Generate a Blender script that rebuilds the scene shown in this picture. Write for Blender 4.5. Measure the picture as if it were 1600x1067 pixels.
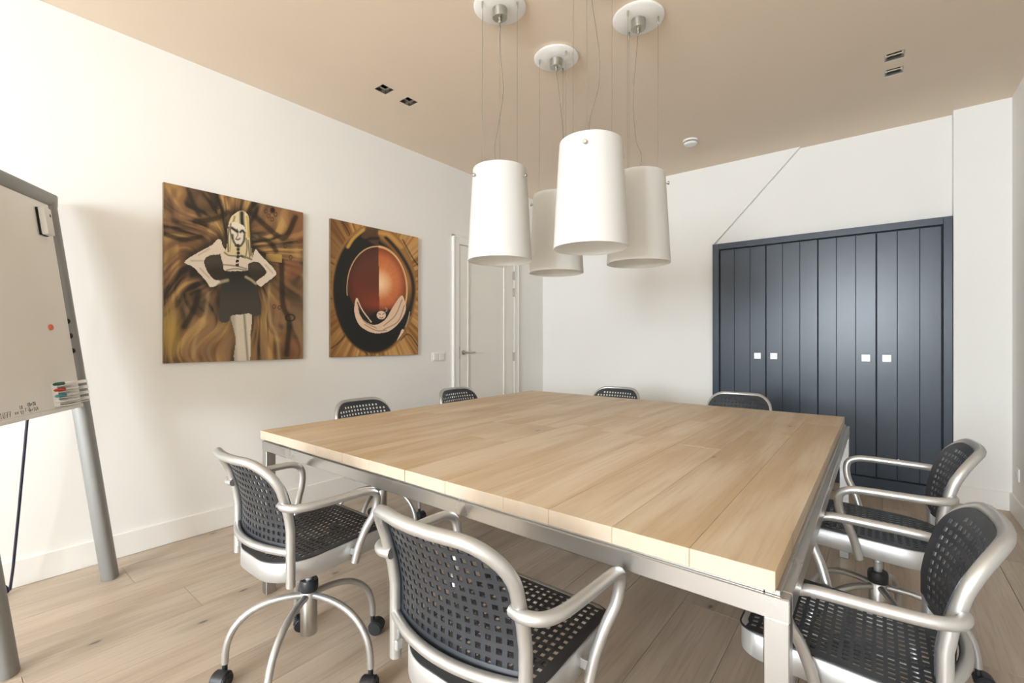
import bpy, bmesh, math, random
import numpy as np
from mathutils import Vector, Matrix

for o in list(bpy.data.objects):
    bpy.data.objects.remove(o, do_unlink=True)
C = bpy.context.scene.collection
S = bpy.context.scene
PI = math.pi
R = math.radians
rnd = random.Random(7)

# ------------------------------------------------------------------ camera
cam = bpy.data.cameras.new('camera')
cam_o = bpy.data.objects.new('camera', cam)
C.objects.link(cam_o)
cam_o.location = (0, 0, 1.17)
cam_o.rotation_euler = (R(90), 0, R(38.44))
cam.sensor_width = 36
cam.lens = 723.0 / 1600 * 36
cam.shift_y = -3.5 / 1600
cam.clip_start = 0.02
S.camera = cam_o

# ------------------------------------------------------------------ world, light, exposure
XL, XR, YB, YF, ZC = -3.196, 0.708, 4.63, -5.0, 2.816   # room shell
YP, YK = 4.58, 4.67                                      # pillar face, recessed panel face
w = bpy.data.worlds.new('world')
S.world = w
w.use_nodes = True
bg = w.node_tree.nodes['Background']
bg.inputs[0].default_value = (0.62, 0.78, 1.0, 1)
bg.inputs[1].default_value = 1.0


def window_light(name, x0, x1, z0, z1, watts, col):
    """daylight entering through a window opening of the front wall"""
    l = bpy.data.lights.new(name, 'AREA')
    l.shape = 'RECTANGLE'
    l.size = x1 - x0
    l.size_y = z1 - z0
    l.energy = watts
    l.color = col
    o = bpy.data.objects.new(name, l)
    C.objects.link(o)
    o.location = ((x0 + x1) / 2, YF - 0.12, (z0 + z1) / 2)
    o.rotation_euler = (R(90), 0, 0)          # shines towards +Y
    return o


# front wall (behind the camera) and side wall (x = XR, well outside the view): opening, watts
WIN = [(-2.90, -1.60, 0.95, 2.60), (-1.25, 0.44, 0.95, 2.60)]
WATT = [110, 620]
DAY = (0.84, 0.93, 1.0)
for i, (a, b, c, d) in enumerate(WIN):
    window_light('window_daylight', a, b, c, d, WATT[i], DAY)

S.view_settings.view_transform = 'Standard'
S.view_settings.look = 'None'
S.view_settings.exposure = -0.46
S.view_settings.gamma = 1.0
S.view_settings.use_curve_mapping = False
S.cycles.max_bounces = 12
S.cycles.diffuse_bounces = 8
S.cycles.glossy_bounces = 4
S.cycles.caustics_reflective = False
S.cycles.caustics_refractive = False
S.cycles.sample_clamp_indirect = 6.0


# ------------------------------------------------------------------ materials
def lin(r, g, b):
    f = lambda v: (v / 255 / 12.92) if v / 255 <= .04045 else ((v / 255 + .055) / 1.055) ** 2.4
    return (f(r), f(g), f(b), 1)


def mat(name, col, rough=.5, metal=0., spec=.5, bump=0., bscale=200., vary=0., vscale=3., coat=0.):
    m = bpy.data.materials.new(name)
    m.use_nodes = True
    nt = m.node_tree
    p = nt.nodes['Principled BSDF']
    p.inputs['Base Color'].default_value = col
    p.inputs['Roughness'].default_value = rough
    p.inputs['Metallic'].default_value = metal
    p.inputs['Specular IOR Level'].default_value = spec
    p.inputs['Coat Weight'].default_value = coat
    if bump or vary:
        tc = nt.nodes.new('ShaderNodeTexCoord')
    if bump:
        n = nt.nodes.new('ShaderNodeTexNoise')
        n.inputs['Scale'].default_value = bscale
        n.inputs['Detail'].default_value = 3
        nt.links.new(tc.outputs['Object'], n.inputs['Vector'])
        b = nt.nodes.new('ShaderNodeBump')
        b.inputs['Strength'].default_value = bump
        b.inputs['Distance'].default_value = .002
        nt.links.new(n.outputs['Fac'], b.inputs['Height'])
        nt.links.new(b.outputs['Normal'], p.inputs['Normal'])
    if vary:
        n = nt.nodes.new('ShaderNodeTexNoise')
        n.inputs['Scale'].default_value = vscale
        n.inputs['Detail'].default_value = 4
        nt.links.new(tc.outputs['Object'], n.inputs['Vector'])
        mr = nt.nodes.new('ShaderNodeMapRange')
        mr.inputs['From Min'].default_value = .3
        mr.inputs['From Max'].default_value = .7
        mr.inputs['To Min'].default_value = 1 - vary
        mr.inputs['To Max'].default_value = 1 + vary
        nt.links.new(n.outputs['Fac'], mr.inputs['Value'])
        mx = nt.nodes.new('ShaderNodeMix')
        mx.data_type = 'RGBA'
        mx.blend_type = 'MULTIPLY'
        mx.inputs['Factor'].default_value = 1
        mx.inputs['A'].default_value = col
        nt.links.new(mr.outputs['Result'], mx.inputs['B'])
        nt.links.new(mx.outputs['Result'], p.inputs['Base Color'])
    return m


def wood(name, c_light, c_dark, c_tint, rough=.45, knots=.5, knot_scale=2.2, grain=.5, spec=.4, tone=.12):
    """planks running along object Y; each object gets its own tone and its own stretch of grain"""
    m = bpy.data.materials.new(name)
    m.use_nodes = True
    nt = m.node_tree
    N, L = nt.nodes.new, nt.links.new
    p = nt.nodes['Principled BSDF']
    tc = N('ShaderNodeTexCoord')
    oi = N('ShaderNodeObjectInfo')
    off = N('ShaderNodeVectorMath'); off.operation = 'SCALE'
    off.inputs[0].default_value = (13.1, 71.7, 5.3)
    L(oi.outputs['Random'], off.inputs['Scale'])
    add = N('ShaderNodeVectorMath'); add.operation = 'ADD'
    L(tc.outputs['Object'], add.inputs[0]); L(off.outputs[0], add.inputs[1])

    def noise(scale, detail, rough_=.55, dist=0., vec=None):
        mp = N('ShaderNodeMapping'); mp.inputs['Scale'].default_value = scale
        L(vec or add.outputs[0], mp.inputs['Vector'])
        n = N('ShaderNodeTexNoise'); n.inputs['Scale'].default_value = 1
        n.inputs['Detail'].default_value = detail; n.inputs['Roughness'].default_value = rough_
        n.inputs['Distortion'].default_value = dist
        L(mp.outputs[0], n.inputs['Vector'])
        return n.outputs['Fac']

    def mapr(v, a, b, c=0., d=1.):
        mr = N('ShaderNodeMapRange'); mr.interpolation_type = 'SMOOTHSTEP'
        for k, x in zip(('From Min', 'From Max', 'To Min', 'To Max'), (a, b, c, d)):
            mr.inputs[k].default_value = x
        L(v, mr.inputs['Value'])
        return mr.outputs['Result']

    def mix(f, a, b, mode='MIX'):
        x = N('ShaderNodeMix'); x.data_type = 'RGBA'; x.blend_type = mode
        for k, v in (('Factor', f), ('A', a), ('B', b)):
            if isinstance(v, (int, float, tuple)):
                x.inputs[k].default_value = v
            else:
                L(v, x.inputs[k])
        return x.outputs['Result']

    broad = noise((9, .9, 9), 3, .5, .6)
    fine = noise((90, 3.5, 90), 4, .6, .3)
    pores = noise((420, 14, 420), 2, .5)
    col = mix(mapr(broad, .36, .64), c_light, c_tint)
    col = mix(mapr(fine, .42, .78, 0, grain), col, c_dark)
    col = mix(mapr(pores, .60, .75, 0, grain * .55), col, c_dark)
    # knots: sparse voronoi spots with a star-like crack
    mp = N('ShaderNodeMapping'); mp.inputs['Scale'].default_value = (knot_scale * 1.6, knot_scale * .7, 1)
    L(add.outputs[0], mp.inputs['Vector'])
    wv = N('ShaderNodeTexNoise'); wv.inputs['Scale'].default_value = 9; wv.inputs['Detail'].default_value = 2
    L(add.outputs[0], wv.inputs['Vector'])
    vv = N('ShaderNodeVectorMath'); vv.operation = 'SCALE'; vv.inputs['Scale'].default_value = .06
    L(wv.outputs['Color'], vv.inputs[0])
    va = N('ShaderNodeVectorMath'); va.operation = 'ADD'
    L(mp.outputs[0], va.inputs[0]); L(vv.outputs[0], va.inputs[1])
    vo = N('ShaderNodeTexVoronoi'); vo.voronoi_dimensions = '2D'; vo.inputs['Scale'].default_value = 1
    L(va.outputs[0], vo.inputs['Vector'])
    k1 = mapr(vo.outputs['Distance'], .012, .05, 1, 0)
    k2 = mapr(vo.outputs['Distance'], .03, .26, .45, 0)
    sel = mapr(noise((2.1, 1.1, 1), 1), .5, .56)
    mm = N('ShaderNodeMath'); mm.operation = 'MULTIPLY'; L(k1, mm.inputs[0]); L(sel, mm.inputs[1])
    m2 = N('ShaderNodeMath'); m2.operation = 'MULTIPLY'; L(k2, m2.inputs[0]); L(sel, m2.inputs[1])
    m3 = N('ShaderNodeMath'); m3.operation = 'MULTIPLY'; L(m2.outputs[0], m3.inputs[0]); m3.inputs[1].default_value = knots
    m4 = N('ShaderNodeMath'); m4.operation = 'MULTIPLY'; L(mm.outputs[0], m4.inputs[0]); m4.inputs[1].default_value = knots
    col = mix(m3.outputs[0], col, c_dark)
    dk = tuple(v * .28 for v in c_dark[:3]) + (1,)
    col = mix(m4.outputs[0], col, dk)
    tn = mapr(oi.outputs['Random'], 0, 1, 1 - tone, 1 + tone)
    tcol = N('ShaderNodeCombineColor')
    for k in range(3):
        L(tn, tcol.inputs[k])
    col = mix(1., col, tcol.outputs[0], 'MULTIPLY')
    L(col, p.inputs['Base Color'])
    p.inputs['Roughness'].default_value = rough
    p.inputs['Specular IOR Level'].default_value = spec
    b = N('ShaderNodeBump'); b.inputs['Strength'].default_value = .15; b.inputs['Distance'].default_value = .001
    L(fine, b.inputs['Height']); L(b.outputs['Normal'], p.inputs['Normal'])
    return m


def attr_mat(name, rough=.45):
    m = bpy.data.materials.new(name)
    m.use_nodes = True
    nt = m.node_tree
    p = nt.nodes['Principled BSDF']
    a = nt.nodes.new('ShaderNodeAttribute')
    a.attribute_name = 'print'
    nt.links.new(a.outputs['Color'], p.inputs['Base Color'])
    p.inputs['Roughness'].default_value = rough
    return m


def brushed(name, col, rough=.32):
    m = mat(name, col, rough, 1.0)
    nt = m.node_tree
    p = nt.nodes['Principled BSDF']
    tc = nt.nodes.new('ShaderNodeTexCoord')
    n = nt.nodes.new('ShaderNodeTexNoise')
    n.inputs['Scale'].default_value = 5
    n.inputs['Detail'].default_value = 5
    nt.links.new(tc.outputs['Object'], n.inputs['Vector'])
    mr = nt.nodes.new('ShaderNodeMapRange')
    mr.inputs['To Min'].default_value = rough - .1
    mr.inputs['To Max'].default_value = rough + .12
    nt.links.new(n.outputs['Fac'], mr.inputs['Value'])
    nt.links.new(mr.outputs['Result'], p.inputs['Roughness'])
    return m


def glass_white(name):
    """opal glass of the pendant shades: white, lets a little light through"""
    m = bpy.data.materials.new(name)
    m.use_nodes = True
    nt = m.node_tree
    p = nt.nodes['Principled BSDF']
    p.inputs['Base Color'].default_value = (.82, .82, .81, 1)
    p.inputs['Roughness'].default_value = .42
    t = nt.nodes.new('ShaderNodeBsdfTranslucent')
    t.inputs['Color'].default_value = (.9, .9, .88, 1)
    mx = nt.nodes.new('ShaderNodeMixShader')
    mx.inputs[0].default_value = .35
    nt.links.new(p.outputs[0], mx.inputs[1])
    nt.links.new(t.outputs[0], mx.inputs[2])
    nt.links.new(mx.outputs[0], nt.nodes['Material Output'].inputs['Surface'])
    return m


M = dict(
    wall=mat('wall_paint', (.85, .845, .825, 1), .75, spec=.25, bump=.12, bscale=60, vary=.012, vscale=1.5),
    ceiling=mat('ceiling_paint', (.82, .71, .59, 1), .8, spec=.2, bump=.08, bscale=50, vary=.03, vscale=.9),
    trim=mat('trim_paint', (.86, .85, .825, 1), .45, spec=.4, vary=.01),
    door=mat('door_paint', (.85, .83, .785, 1), .4, spec=.4, vary=.012),
    navy=mat('cabinet_paint', (.036, .051, .076, 1), .29, spec=.42, bump=.1, bscale=30, vary=.06, vscale=2.5),
    navy_gap=mat('cabinet_gap', (.006, .007, .009, 1), .7),
    silver=mat('silver_tube', (.53, .53, .525, 1), .36, .75, .5, vary=.02),
    alu=mat('aluminium_band', (.55, .555, .56, 1), .40, .6, .5, vary=.02),
    steel=brushed('brushed_steel', (.52, .515, .505, 1), .3),
    nickel=brushed('satin_nickel', (.50, .48, .43, 1), .32),
    black=mat('black_plastic', (.022, .026, .034, 1), .36, spec=.6, bump=.1, bscale=900),
    black2=mat('caster_plastic', (.017, .018, .022, 1), .4, spec=.5, bump=.05, bscale=300),
    rubber=mat('caster_tread', (.12, .12, .115, 1), .7),
    opal=glass_white('opal_glass'),
    canopy=mat('canopy_enamel', (.92, .92, .90, 1), .4, spec=.4, vary=.005),
    white=mat('white_plastic', (.82, .81, .79, 1), .35, spec=.5, vary=.01),
    board=mat('whiteboard_enamel', (.88, .87, .84, 1), .22, spec=.5, vary=.01),
    grey=mat('easel_grey', (.27, .275, .27, 1), .42, .25, .5, vary=.02),
    rod=mat('easel_rod', (.015, .012, .03, 1), .35),
    dark=mat('dark_hole', (.01, .01, .01, 1), .8),
    chrome=mat('chrome', (.75, .74, .72, 1), .12, 1.0, vary=.01),
    pull=mat('satin_pull', (.93, .92, .90, 1), .45, .25, vary=.02),
    red=mat('marker_red', (.62, .06, .035, 1), .3, vary=.02),
    magnet=mat('magnet_red', (.72, .16, .09, 1), .35, vary=.02),
    teal=mat('marker_blue', (.10, .36, .42, 1), .3, vary=.02),
    green=mat('marker_green', (.02, .12, .09, 1), .3, vary=.02),
    ink=mat('marker_ink', (.06, .06, .07, 1), .6, vary=.02),
    wire=mat('steel_wire', (.36, .34, .30, 1), .35, .9, vary=.02),
    cord=mat('grey_cord', (.15, .13, .11, 1), .5, vary=.02),
    canvas=mat('canvas_edge', (.20, .14, .08, 1), .7, vary=.1, vscale=12),
    paint=attr_mat('painted_canvas'),
    table_end=mat('oak_end_grain', lin(196, 181, 163), .55, spec=.3, vary=.035, vscale=22),
    table=wood('oak_table', lin(206, 188, 162), lin(150, 122, 92), lin(190, 164, 129), rough=.42, knots=.5, grain=.3, tone=.05),
    floor=wood('oak_floor', lin(190, 176, 159), lin(134, 119, 105), lin(176, 160, 143), rough=.4, knots=.75, knot_scale=2.6, grain=.4, spec=.35, tone=.06),
)


# ------------------------------------------------------------------ mesh helpers
class MB:
    def __init__(s):
        s.bm = bmesh.new()

    def box(s, x0, x1, y0, y1, z0, z1, bev=0., seg=1, mx=None):
        r = bmesh.ops.create_cube(s.bm, size=1)
        vs = r['verts']
        for v in vs:
            v.co = Vector(((x0 + x1) / 2 + v.co.x * (x1 - x0), (y0 + y1) / 2 + v.co.y * (y1 - y0), (z0 + z1) / 2 + v.co.z * (z1 - z0)))
        if bev:
            es = list({e for v in vs for e in v.link_edges})
            rr = bmesh.ops.bevel(s.bm, geom=es, offset=bev, segments=seg, affect='EDGES', profile=.5)
            vs = list({v for f in rr['faces'] for v in f.verts} | {v for v in vs if v.is_valid})
        if mx is not None:
            for v in vs:
                v.co = mx @ v.co
        return s

    def tube(s, pts, r, n=10, cap=True, closed=False):
        pts = [Vector(p) for p in pts]
        rings = []
        k = len(pts)
        ref = None
        for i, p in enumerate(pts):
            if closed:
                t = pts[(i + 1) % k] - pts[i - 1]
            else:
                t = pts[min(i + 1, k - 1)] - pts[max(i - 1, 0)]
            t.normalize()
            if ref is None:
                ref = t.orthogonal().normalized()
            else:
                ref = (ref - t * ref.dot(t))
                ref = ref.normalized() if ref.length > 1e-6 else t.orthogonal().normalized()
            b = t.cross(ref)
            rr = r[i] if isinstance(r, (list, tuple)) else r
            rings.append([s.bm.verts.new(p + (ref * math.cos(2 * PI * j / n) + b * math.sin(2 * PI * j / n)) * rr) for j in range(n)])
        for i in range(k if closed else k - 1):
            a, b = rings[i], rings[(i + 1) % k]
            for j in range(n):
                s.bm.faces.new((a[j], a[(j + 1) % n], b[(j + 1) % n], b[j]))
        if cap and not closed:
            s.bm.faces.new(rings[0][::-1])
            s.bm.faces.new(rings[-1])
        return s

    def lathe(s, prof, n=32, mx=None, cap0=True, cap1=True):
        """prof: (radius, z) from one end to the other"""
        rings = []
        for (r, z) in prof:
            ring = []
            for j in range(n):
                v = Vector((r * math.cos(2 * PI * j / n), r * math.sin(2 * PI * j / n), z))
                ring.append(s.bm.verts.new(mx @ v if mx is not None else v))
            rings.append(ring)
        for a, b in zip(rings[:-1], rings[1:]):
            for j in range(n):
                s.bm.faces.new((a[j], a[(j + 1) % n], b[(j + 1) % n], b[j]))
        if cap0:
            s.bm.faces.new(rings[0][::-1])
        if cap1:
            s.bm.faces.new(rings[-1])
        return s

    def prism(s, poly, a, b, axis='z'):
        def P(u, v, h):
            return {'z': (u, v, h), 'y': (u, h, v), 'x': (h, u, v)}[axis]
        lo = [s.bm.verts.new(P(u, v, a)) for u, v in poly]
        hi = [s.bm.verts.new(P(u, v, b)) for u, v in poly]
        n = len(poly)
        for i in range(n):
            s.bm.faces.new((lo[i], lo[(i + 1) % n], hi[(i + 1) % n], hi[i]))
        s.bm.faces.new(lo[::-1])
        s.bm.faces.new(hi)
        return s

    def build(s, name, m, parent=None, smooth=True, loc=None, rot=None, angle=35):
        bmesh.ops.recalc_face_normals(s.bm, faces=s.bm.faces[:])
        me = bpy.data.meshes.new(name)
        s.bm.to_mesh(me)
        s.bm.free()
        me.materials.append(m)
        if smooth:
            me.shade_smooth()
            me.set_sharp_from_angle(angle=R(angle))
        o = bpy.data.objects.new(name, me)
        C.objects.link(o)
        if parent:
            o.parent = parent
        if loc:
            o.location = loc
        if rot:
            o.rotation_euler = rot
        return o


def empty(name, loc=(0, 0, 0), rz=0.):
    o = bpy.data.objects.new(name, None)
    o.empty_display_size = .05
    C.objects.link(o)
    o.location = loc
    o.rotation_euler = (0, 0, rz)
    return o


def tag(o, label, cat, group=None):
    o['label'] = label
    o['category'] = cat
    if group:
        o['group'] = group
    return o


def struct(o):
    o['kind'] = 'structure'
    return o


def dup(o, parent=None):
    c = o.copy()
    C.objects.link(c)
    c.parent = parent
    for ch in KIDS.get(o.name, []):
        dup(ch, c)
    return c


KIDS = {}


def index_kids():
    KIDS.clear()
    for o in bpy.data.objects:
        if o.parent:
            KIDS.setdefault(o.parent.name, []).append(o)


def catmull(P, k=6):
    P = [Vector(p) for p in P]
    out = []
    for i in range(len(P) - 1):
        p0 = P[i - 1] if i else P[0] * 2 - P[1]
        p1, p2 = P[i], P[i + 1]
        p3 = P[i + 2] if i + 2 < len(P) else P[-1] * 2 - P[-2]
        for j in range(k):
            t = j / k
            out.append(.5 * ((2 * p1) + (p2 - p0) * t + (2 * p0 - 5 * p1 + 4 * p2 - p3) * t * t + (3 * p1 - p0 - 3 * p2 + p3) * t ** 3))
    out.append(P[-1])
    return out


# ------------------------------------------------------------------ the room shell
floor = struct(MB().box(XL - .1, XR + .1, YF - .1, YB + .15, -.12, -.016).build('floor', M['dark'], smooth=False))
x0 = -0.687 - .235 * 11
row = 0
while x0 < XR:
    a, b = max(x0, XL), min(x0 + .235, XR)
    if b - a > .02:
        y = YF - rnd.uniform(0, 1.6)
        while y < YK:
            ln = rnd.choice((1.8, 2.0, 2.2, 2.4))
            c, d = max(y, YF), min(y + ln, YK)
            if d - c > .03:
                mb = MB().box(-(b - a) / 2 + .0006, (b - a) / 2 - .0006, -(d - c) / 2 + .0006, (d - c) / 2 - .0006, -.016, rnd.uniform(-.0003, 0), .0011)
                mb.build('floor_plank', M['floor'], floor, smooth=False, loc=((a + b) / 2, (c + d) / 2, 0))
            y += ln
    x0 += .235
    row += 1

struct(MB().box(XL - .1, XR + .1, YF - .1, YB + .15, ZC + .10, ZC + .2).build('ceiling_backing', M['dark'], smooth=False)).name = 'backing_slab'  # unseen dark slab backing the ceiling and its spot openings
bpy.data.objects['backing_slab'].data.name = 'backing_slab'

# ceiling with four square openings for the recessed spots
SP = [(-2.556, 1.866), (-2.556, 2.068), (.069, 3.491), (.069, 3.691)]
HS = .047


def ceiling():
    bm = bmesh.new()
    xs = sorted({XL - .1, XR + .1} | {x + k for x, _ in SP for k in (-HS, HS)})
    ys = sorted({YF - .1, YB + .15} | {y + k for _, y in SP for k in (-HS, HS)})
    V = {}
    def v(x, y, z):
        k = (round(x, 5), round(y, 5), z)
        if k not in V:
            V[k] = bm.verts.new((x, y, z))
        return V[k]
    for i in range(len(xs) - 1):
        for j in range(len(ys) - 1):
            cx, cy = (xs[i] + xs[i + 1]) / 2, (ys[j] + ys[j + 1]) / 2
            q = [(xs[i], ys[j]), (xs[i + 1], ys[j]), (xs[i + 1], ys[j + 1]), (xs[i], ys[j + 1])]
            if any(abs(cx - x) < HS and abs(cy - y) < HS for x, y in SP):
                for k in range(4):
                    a, b = q[k], q[(k + 1) % 4]
                    bm.faces.new((v(*a, ZC), v(*b, ZC), v(*b, ZC + .10), v(*a, ZC + .10)))
                continue
            bm.faces.new([v(x, y, ZC) for x, y in q])
    me = bpy.data.meshes.new('ceiling')
    bm.to_mesh(me)
    bm.free()
    me.materials.append(M['ceiling'])
    o = bpy.data.objects.new('ceiling', me)
    C.objects.link(o)
    return struct(o)


ceiling()
struct(MB().box(XL - .12, XL, YF - .1, YB + .15, -.02, ZC + .1).build('wall_left', M['wall'], smooth=False))
struct(MB().box(XR, XR + .12, YF - .1, YB + .15, -.02, ZC + .1).build('wall_right', M['wall'], smooth=False))
wb = MB().box(XL, XR, YK, YK + .12, -.02, ZC + .1)
wb.prism([(XL, -.02), (-1.236, -.02), (-1.236, 2.066), (-.512, ZC + .02), (-.512, ZC + .1), (XL, ZC + .1)], YB, YK + .01, 'y')
wb.box(.418, XR, YP, YK + .01, -.02, ZC + .1)
struct(wb.build('wall_back', M['wall'], smooth=False))
# front wall, behind the camera, with two windows
fw = MB()
xs = [XL] + [v for a, b, _, _ in WIN for v in (a, b)] + [XR]
for i in range(0, len(xs), 2):
    fw.box(xs[i], xs[i + 1], YF - .1, YF, -.02, ZC + .1)
for a, b, c, d in WIN:
    fw.box(a, b, YF - .1, YF, -.02, c)
    fw.box(a, b, YF - .1, YF, d, ZC + .1)
struct(fw.build('wall_front', M['wall'], smooth=False))
for i, (a, b, c, d) in enumerate(WIN):
    f = MB()
    for q in ((a, a + .05, c, d), (b - .05, b, c, d), (a, b, c, c + .05), (a, b, d - .05, d), ((a + b) / 2 - .03, (a + b) / 2 + .03, c, d)):
        f.box(q[0], q[1], YF - .08, YF - .03, q[2], q[3], .004)
    wn = struct(f.build('window_%d' % (i + 1), M['trim'], smooth=False))
    MB().box(a - .03, b + .03, YF - .02, YF + .10, c - .035, c - .002, .005).build('window_sill', M['trim'], wn, smooth=False)

# baseboards
BH, BT = .128, .014


def base(name, *boxes):
    m = MB()
    for q in boxes:
        m.box(*q, 0, BH, .003)
    return struct(m.build(name, M['trim'], smooth=False))


base('baseboard_left', (XL, XL + BT, YF, 3.10), (XL, XL + BT, 4.15, YB))
base('baseboard_back', (XL + BT, -1.238, YB - BT, YB))
base('baseboard_pillar', (.418, XR - BT, YP - BT, YP))
base('baseboard_right', (XR - BT, XR, YF, YP))

# ------------------------------------------------------------------ door in the left wall
DX = XL
dr = struct(empty('door_1', (DX, 3.62, 0)))
y0, y1, zt = 3.189 - 3.62, 4.035 - 3.62, 2.085
fm = MB()
fm.box(0, .022, y0 - .085, y0 - .004, 0, zt + .085, .004)
fm.box(0, .022, y1 + .004, y1 + .085, 0, zt + .085, .004)
fm.box(0, .022, y0 - .004, y1 + .004, zt + .004, zt + .085, .004)
fm.box(0, .028, y0 - .087, y0 - .070, 0, zt + .087, .003)
fm.box(0, .028, y1 + .070, y1 + .087, 0, zt + .087, .003)
fm.box(0, .028, y0 - .087, y1 + .087, zt + .070, zt + .087, .003)
fm.build('door_frame', M['trim'], dr, smooth=False)
MB().box(-.03, .002, y0 - .004, y1 + .004, 0, zt + .004).build('door_gap', M['dark'], dr, smooth=False)
py0, py1, pz0, pz1 = 3.30 - 3.62, 3.885 - 3.62, .22, 1.965
lf = MB()
lf.box(0, .014, y0, py0, .006, zt, .0015)
lf.box(0, .014, py1, y1, .006, zt, .0015)
lf.box(0, .014, py0, py1, .006, pz0)
lf.box(0, .014, py0, py1, pz1, zt)
lf.box(0, .006, py0, py1, pz0, pz1)
leaf = lf.build('door_leaf', M['door'], dr, smooth=False)
mo = MB()
for q in ((py0, py0 + .022, pz0, pz1), (py1 - .022, py1, pz0, pz1), (py0 + .022, py1 - .022, pz0, pz0 + .022), (py0 + .022, py1 - .022, pz1 - .022, pz1)):
    mo.box(.004, .020, *q, .005, 2)
mo.build('panel_moulding', M['door'], leaf)
hd = MB()
ry = Matrix.Rotation(R(90), 4, 'Y')
hd.lathe([(.024, 0), (.024, .008), (.010, .010), (.0095, .052)], 20, Matrix.Translation((.014, 3.243 - 3.62, 1.04)) @ ry)
hd.tube([(.062, 3.243 - 3.62 - .004, 1.04), (.064, 3.30 - 3.62, 1.04), (.062, 3.36 - 3.62, 1.04)], .0095, 12)
hd.build('door_handle', M['nickel'], dr)
MB().box(.0135, .016, y0 - .004, y0 + .002, .98, 1.10).build('latch_plate', M['dark'], dr, smooth=False)
for z in (1.874, 1.689, .978, .30):
    h = MB().tube([(.022, y1 + .002, z - .048), (.022, y1 + .002, z + .048)], .008, 10)
    for dz in (-.017, .017):
        h.tube([(.022, y1 + .002, z + dz - .0008), (.022, y1 + .002, z + dz + .0008)], .0088, 10)
    h.box(.013, .016, y1 - .014, y1 + .016, z - .046, z + .046)
    h.build('hinge', M['nickel'], dr)

# ------------------------------------------------------------------ built-in wardrobe
cb = empty('built_in_wardrobe', (0, YK, 0))
tag(cb, 'dark navy built-in wardrobe with four grooved board doors, recessed in the back wall', 'wardrobe')
F = 4.605 - YK      # front of doors
O = 4.592 - YK      # front of the surround
cx0, cx1, cz = -1.232, .415, 2.062
MB().box(cx0 + .01, cx1 - .01, F + .012, -.004, .004, cz - .01).build('carcass', M['navy_gap'], cb, smooth=False)
fr = MB()
fr.box(cx0, -1.174, O, -.003, .002, cz, .002)
fr.box(.366, cx1, O, -.003, .002, cz, .002)
fr.box(-1.1735, .3655, O, -.003, 2.008, cz, .002)
fr.build('surround', M['navy'], cb, smooth=False)
MB().box(-1.1735, .3655, O + .004, -.02, .002, .082, .002).build('plinth', M['navy'], cb, smooth=False)
bx = [-1.168, -1.044, -.914, -.786, -.658, -.529, -.401, -.274, -.148, -.018, .108, .237, .360]
kn = [(-.852, 1.022), (-.724, 1.022), (-.083, 1.022), (.045, 1.022)]
for d in range(4):
    a, b = bx[d * 3] + .003, bx[d * 3 + 3] - .003
    dd = MB().box(a, b, F + .006, F + .024, .090, 2.000).build('door', M['navy'], cb, smooth=False)
    for k in range(3):
        p, q = bx[d * 3 + k], bx[d * 3 + k + 1]
        p = a if k == 0 else p
        q = b if k == 2 else q
        MB().box(-(q - p) / 2, (q - p) / 2, -.006, .006, .090, 2.000, .0028).build('board', M['navy'], dd, smooth=False, loc=((p + q) / 2, F + .006, 0))
    kx, kz = kn[d]
    pl = MB()
    h = .027
    for (u0, u1, v0, v1) in ((-h, h, h - .008, h), (-h, h, -h, -h + .008), (-h, -h + .008, -h + .008, h - .008), (h - .008, h, -h + .008, h - .008)):
        pl.box(kx + u0, kx + u1, F - .008, F, kz + v0, kz + v1, .0012)
    pl.box(kx - h + .008, kx + h - .008, F - .005, F, kz - h + .008, kz + h - .008, .001)
    knob = pl.build('pull', M['pull'], dd, smooth=False)
    if d == 1:      # this one shows a dark square ring with a pin above
        pass
MB().lathe([(.006, 0), (.006, .004), (.003, .005)], 12, Matrix.Translation((.115, F - .0005, .25)) @ Matrix.Rotation(R(90), 4, 'X')).build('catch', M['pull'], cb)
# the second pull from the left carries a dark ring
ring = MB()
kx, kz = kn[1]
for (u0, u1, v0, v1) in ((-.019, .019, -.019, -.012), (-.019, -.012, -.012, .012), (.012, .019, -.012, .012), (-.019, -.006, .008, .014), (.006, .019, .008, .014), (-.005, .005, .013, .021)):
    ring.box(kx + u0, kx + u1, F - .0095, F - .004, kz + v0, kz + v1)
ring.build('pull_ring', M['nickel'], cb, smooth=False)

# ------------------------------------------------------------------ table
tb = empty('conference_table', (-1.194, 2.02, 0))
tag(tb, 'large square pale oak conference table on a brushed steel frame', 'table')
tx0, tx1, ty0, ty1, tz, tt = -2.241 + 1.194, -.147 + 1.194, .952 - 2.02, 3.088 - 2.02, .749, .038
seams = [-2.241, -2.06, -1.92, -1.745, -1.558, -1.39, -1.197, -1.01, -.786, -.641, -.47, -.30, -.147]
for i in range(len(seams) - 1):
    a, b = seams[i] + 1.194, seams[i + 1] + 1.194
    ga = .0012 if i == 6 else .00025
    gb = .0012 if i == 5 else .00025
    cuts = [ty0] + sorted(rnd.uniform(ty0 + .35, ty1 - .35) for _ in range(rnd.choice((1, 1, 2)))) + [ty1]
    for c, d in zip(cuts[:-1], cuts[1:]):
        if d - c < .05:
            continue
        hx, hy = (b - a) / 2, (d - c) / 2
        pk = MB().box(-hx + ga, hx - gb, -hy, hy, -tt, 0, .0008).build('plank', M['table'], tb, smooth=False, loc=((a + b) / 2, (c + d) / 2, tz))
        pk.data.materials.append(M['table_end'])
        for pf in pk.data.polygons:
            if abs(pf.normal.y) > .9 and ((pf.normal.y < 0 and c == ty0) or (pf.normal.y > 0 and d == ty1)):
                pf.material_index = 1
fx0, fx1, fy0, fy1 = -2.236 + 1.194, -.125 + 1.194, .957 - 2.02, 3.085 - 2.02
rz1, rz0, rw = .701, .658, .032
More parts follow.
